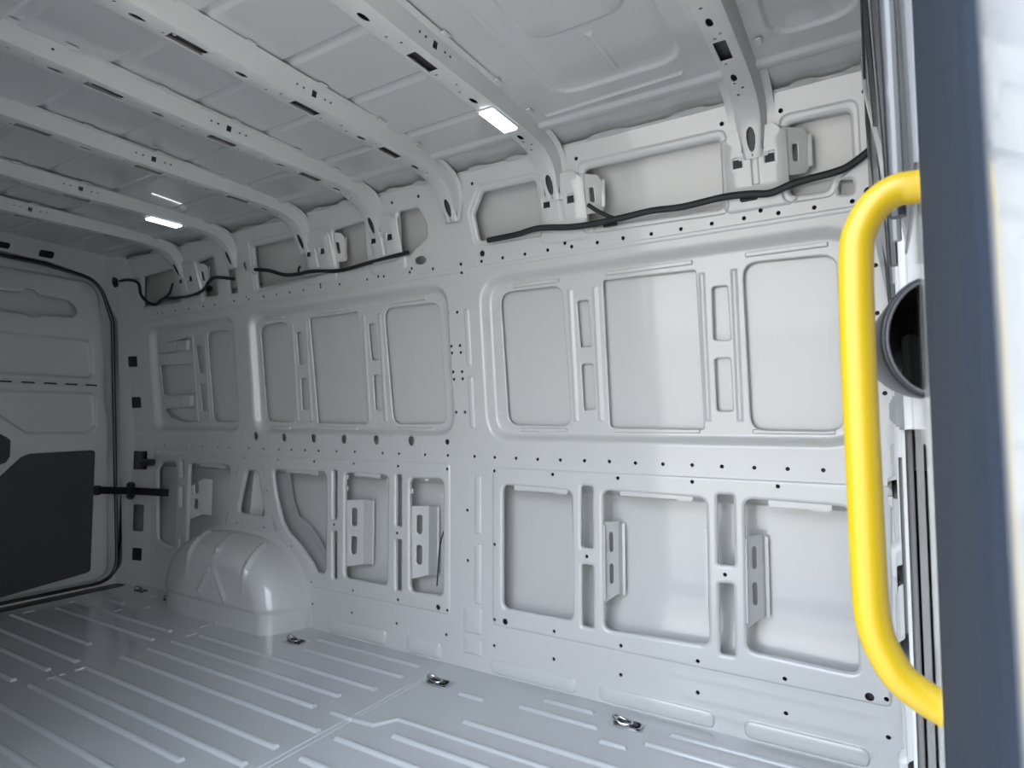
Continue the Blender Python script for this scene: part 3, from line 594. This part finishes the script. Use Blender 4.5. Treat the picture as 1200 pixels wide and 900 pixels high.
MB().box((-4.05,-1.35,.9),(.01,.95,1.95)).build('outer_panel',PAINT,d2,False)
# striker, check strap, grommet
r=root('door_striker',(-3.80,-.03,.73),'black striker and buffer on the rear pillar above the check strap','striker')
MB().box((-3.79,-.030,.73),(.085,.018,.105),bev=.004).build('plate',BLACK,r)
MB().tube([(-3.77,-.03,.72),(-3.71,-.028,.72),(-3.70,-.028,.72),(-3.70,-.028,.72001),(-3.66,-.026,.72)],[.018,.018,.018,.022,.020],12).build('buffer',BLACK,r)
r=root('check_strap',(-3.75,-.05,.55),'long flat black door check strap crossing the rear pillar','door strap')
MB().prism([(-4.0,-.175),(-3.80,-.085),(-3.50,-.03),(-3.50,-.015),(-3.80,-.065),(-4.0,-.155)],lambda p,a:(p[0],p[1],a),.535,.575).build('strap',BLACK,r,False)
MB().box((-3.80,-.07,.555),(.05,.03,.10),bev=.008).build('guide',BLACK,r)
MB().box((-3.985,-.165,.555),(.03,.04,.055),bev=.006).build('pivot',BLACK,r)
# near rear corner vertical panel: inner flange between wall and frame
# ------------------------------------------------------------------ wiring
def cable(name,pts,rad,label,parent=None,off=-.020):
    p=catmull([(x,-g(z)+off+(0 if len(q)<3 else 0),z) for (x,z) in pts for q in ((x,z),)],6)
    return MB().tube(p,rad,8).build(name,CABLEM,parent)
r=root('wiring_loom',(-3.2,-.15,1.66),'black wiring loom hanging in a loop from the grommet at the rear corner','cable','black wiring looms')
cable('cable',CABLE_A,.008,'',r); cable('branch',[(-3.417,1.642),(-3.35,1.665),(-3.30,1.71)],.006,'',r)
MB().tube([(-3.86,-.155,1.782),(-3.835,-.145,1.782)],[.042,.036],20).tube([(-3.835,-.146,1.782),(-3.80,-.15,1.782)],[.02,.011],12).build('grommet',BLACK,r)
MB().box((-3.02,-.11,1.655),(.03,.03,.03),bev=.006).build('clip',BLACK,r)
r=root('wiring_loom',(-2.1,-.15,1.65),'black wiring loom running through the middle stretch of upper openings','cable','black wiring looms')
cable('cable',CABLE_B,.009,'',r); cable('branch',[(-2.30,1.639),(-2.295,1.66),(-2.28,1.67)],.005,'',r)
MB().box((-2.61,-g(1.69)-.016,1.695),(.03,.03,.035),bev=.005).build('clip',OUTER,r)
r=root('wiring_loom',(-.6,-.15,1.63),'black wiring loom along the upper openings at the right, rising behind the yellow rail','cable','black wiring looms')
cable('cable',CABLE_C,.011,'',r,-.026); cable('branch',CABLE_D,.007,'',r)
for x,z in ((-.77,1.615),(-.33,1.618)): MB().box((x,-g(z)-.012,z),(.05,.012,.014),bev=.003).build('clip',BLACK,r)
o=MB().tube(catmull([(x,.03,z) for x,z in WIRE],5),.003,6).build('loose_wire',CABLEM); tag(o,'thin loose black wire inside the lower opening left of the central pillar','wire')

# ------------------------------------------------------------------ bulkhead towards the cab
def bmapx(u,v,h): return (.013+(XF-.013)*min(1,-u/1.3)+h, u, v)
YB=-1.475
be=[]
bh=[(rect(-1.20,.28,-1.15,.95),.01),(rect(-1.0,.40,-.96,.96),.01),(rect(-1.40,.15,-1.345,.94),.01),(rect(-1.415,.05,-1.40,.1),.004),
    ([(-.52,.80),(-.44,.80),(-.52,.90)],.003),([(-.52,.66),(-.40,.66),(-.52,.78)],.003),(rect(-.85,.55,-.80,.9),.01),(rect(-.70,.45,-.66,.7),.01)]
be.append((rnd(rect(-.36,.06,-.08,.95),.03),0,.012,.012))
for y in (-.46,-.62,-.80,-1.0,-1.15): be.append((rect(y-.012,.03,y+.012,1.78),.005,.007,-.008))
p0=np.array([-.42,.93]); p1=np.array([-1.48,.10]); 
for a,b in (((-.30,.92),(-1.45,.12)),((-.30,.60),(-.9,.06))):
    a=np.array(a);b=np.array(b);u=(b-a)/np.linalg.norm(b-a);n_=np.array([-u[1],u[0]])*.03
    be.append(([tuple(a+n_),tuple(b+n_),tuple(b-n_),tuple(a-n_)],.01,.012,-.014))
bk=sheet('wall_front',[(YB,0),(.05,0),(.05,1.93),(YB,1.93)],PAINT,bmapx,bh,[circ((-.25,z),.006) for z in (.75,.86,1.2)]+[circ((-.12,z),.006) for z in (.3,.6)],be,grid=.09,flange=0,lip=0); bk['kind']='structure'
MB().box((XF+.10,-.80,.95),(.02,2.0,2.1)).box((XF+.06,.10,.95),(.1,.02,2.1)).box((XF+.06,-.80,-.02),(.1,2,.02)).box((XF+.06,-.80,1.95),(.1,2,.02)).build('cab_light_block',DARKCUP,bk,False)  # dark box added behind the bulkhead slots to keep light out
# darker upper lining standing proud of the bulkhead
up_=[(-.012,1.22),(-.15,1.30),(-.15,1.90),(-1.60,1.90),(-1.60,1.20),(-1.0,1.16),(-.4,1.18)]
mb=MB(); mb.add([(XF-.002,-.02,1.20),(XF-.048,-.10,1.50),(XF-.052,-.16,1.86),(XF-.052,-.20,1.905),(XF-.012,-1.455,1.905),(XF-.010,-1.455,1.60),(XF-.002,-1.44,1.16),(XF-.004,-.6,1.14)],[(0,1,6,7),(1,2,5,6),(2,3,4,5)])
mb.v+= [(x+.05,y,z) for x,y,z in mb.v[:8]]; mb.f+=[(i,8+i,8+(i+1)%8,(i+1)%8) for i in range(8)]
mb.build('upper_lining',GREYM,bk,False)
def xlin(y,z):
    t=min(1,-y/1.6); return (1-t)*(.022-.048*float(sstep((z-1.15)/.5)))+t*.014
for i,y in enumerate((-.50,-.68,-.84,-1.0,-1.12,-1.24,-1.33,-1.40)):
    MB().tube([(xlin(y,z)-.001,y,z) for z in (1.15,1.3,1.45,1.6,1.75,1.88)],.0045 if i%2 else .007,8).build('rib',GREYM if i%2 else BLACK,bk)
MB().tube([(xlin(y,z)-.004,y,z) for y,z in ((-.25,1.88),(-.6,1.62),(-.95,1.36),(-1.1,1.25))],.006,8).build('brace',PAINT,bk)
for i,y in enumerate((-1.02,-.93,-.84,-.76)):
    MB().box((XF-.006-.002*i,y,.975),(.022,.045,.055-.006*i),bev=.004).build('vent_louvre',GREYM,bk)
# black plastic grab shell on the bulkhead
cup=[]; lev=[(.600,.002,.045,1.0),(.606,-.001,.047,1.0),(.66,-.010,.046,1),(.74,-.014,.043,.95),(.82,-.011,.036,.9),(.88,.004,.024,.8),(.90,.018,.010,.6)]
rows=[];zc=1.028
for yr,xm,hz,_ in lev:
    y=yr-2; rows.append([(XF+.002-(XF+.002-xm)*max(0,math.sin(t))**1.25, y, zc+hz*math.cos(t)*(1.0+.0*t)) for t in np.linspace(0,math.pi,21)])
k=21; mb=MB(); mb.add([p for rw in rows for p in rw],[(j*k+i,j*k+i+1,(j+1)*k+i+1,(j+1)*k+i) for j in range(len(rows)-1) for i in range(k-1)])
r=root('grab_shell',(XF,-1.3,1.028),'black plastic scooped shell on the bulkhead just right of the yellow rail','door pull')
o=mb.build('shell',BLACK,r); sm=o.modifiers.new('thickness','SOLIDIFY'); sm.thickness=.003
MB().tube([(a,b,c) for a,b,c in rows[0]],.0012,8).build('rim',mat('grey_rim',(.10,.10,.11),.3),r)
# yellow rail
r=root('grab_rail',(.03,-1.45,.95),'bright yellow tubular grab rail at the side door','grab rail')
hp=catmull([(x,-1.45,z) for x,z in HANDLE],8)
MB().tube(hp,.0124,24).build('bar',YELLOW,r)
for z in (HANDLE[0][1],HANDLE[-1][1]): MB().tube([(XF+.012,-1.45,z),(XF+.03,-1.45,z)],.02,20).build('mount',YELLOW,r)

# ------------------------------------------------------------------ side door pillar beside the camera
cs_=rnd([(.030,-1.45),(.0262,-1.468),(.0255,-1.50),(.0275,-1.62),(.0285,-1.735),(.034,-1.745),(.10,-1.75),(.10,-1.45)],.006,4)
cs_=ccw(cs_)
def leanp(p,z): return (p[0],p[1]+(z-.96)*.07,z)
mb=MB(); mb.prism(cs_,leanp,-.02,1.86); s=mb.build('pillar_seal',RUBBER); tag(s,'wide dark blue-grey rubber door seal at the right edge of the side opening','door seal')
MB().prism(ccw([(.0285,-1.69),(.0262,-1.70),(.0262,-1.712),(.0285,-1.72)]),leanp,-.02,1.86).build('seal_bead',RUBBER,s)
cs2=ccw(rnd([(.031,-1.742),(.030,-1.78),(.040,-1.86),(.30,-1.90),(.30,-1.72),(.06,-1.735)],.012,4))
mb=MB(); mb.prism(cs2,leanp,-.3,1.9); s=mb.build('pillar_front',OUTER); s['kind']='structure'

# ------------------------------------------------------------------ near side wall behind the sliding door opening, header, outside ground
XD=-1.31
nw=sheet('wall_right',[(-3.93,0),(XD,0),(XD,ZT),(-3.93,ZT)],PAINT,lambda u,v,h:(u,-W+g(v)-h,v),[],[],
    [(rect(-3.69,.90,-2.875,1.51),.09,.032,.035),(rect(-2.765,.90,-1.50,1.51),.1,.032,.035),(rect(-3.6,.2,-2.9,.75),.03,.02,.03),(rect(-2.7,.2,-1.5,.75),.03,.02,.03)],grid=.1); nw['kind']='structure'
MB().box((XD+.02,-W-.03,.92),(.04,.10,1.86),bev=.01).build('door_jamb',PAINT,nw)
MB().box((-.66,-1.70,1.90),(1.45,.16,.06),bev=.01).build('door_header',PAINT,nw)
MB().box((-.66,-W-.03,-.04),(1.45,.10,.09),bev=.01).build('door_step',PAINT,nw)
MB().box((-1.9,-1.70,1.915),(4.1,.26,.02)).box((-1.9,-.06,1.915),(4.1,.26,.02)).build('roof_rail',PAINT,nw,False)
gm=MB(); gm.add([(-25,-30,-.62),(25,-30,-.62),(25,25,-.62),(-25,25,-.62)],[(0,1,2,3)]); gr=gm.build('ground',GROUND,None,False); gr['kind']='structure'
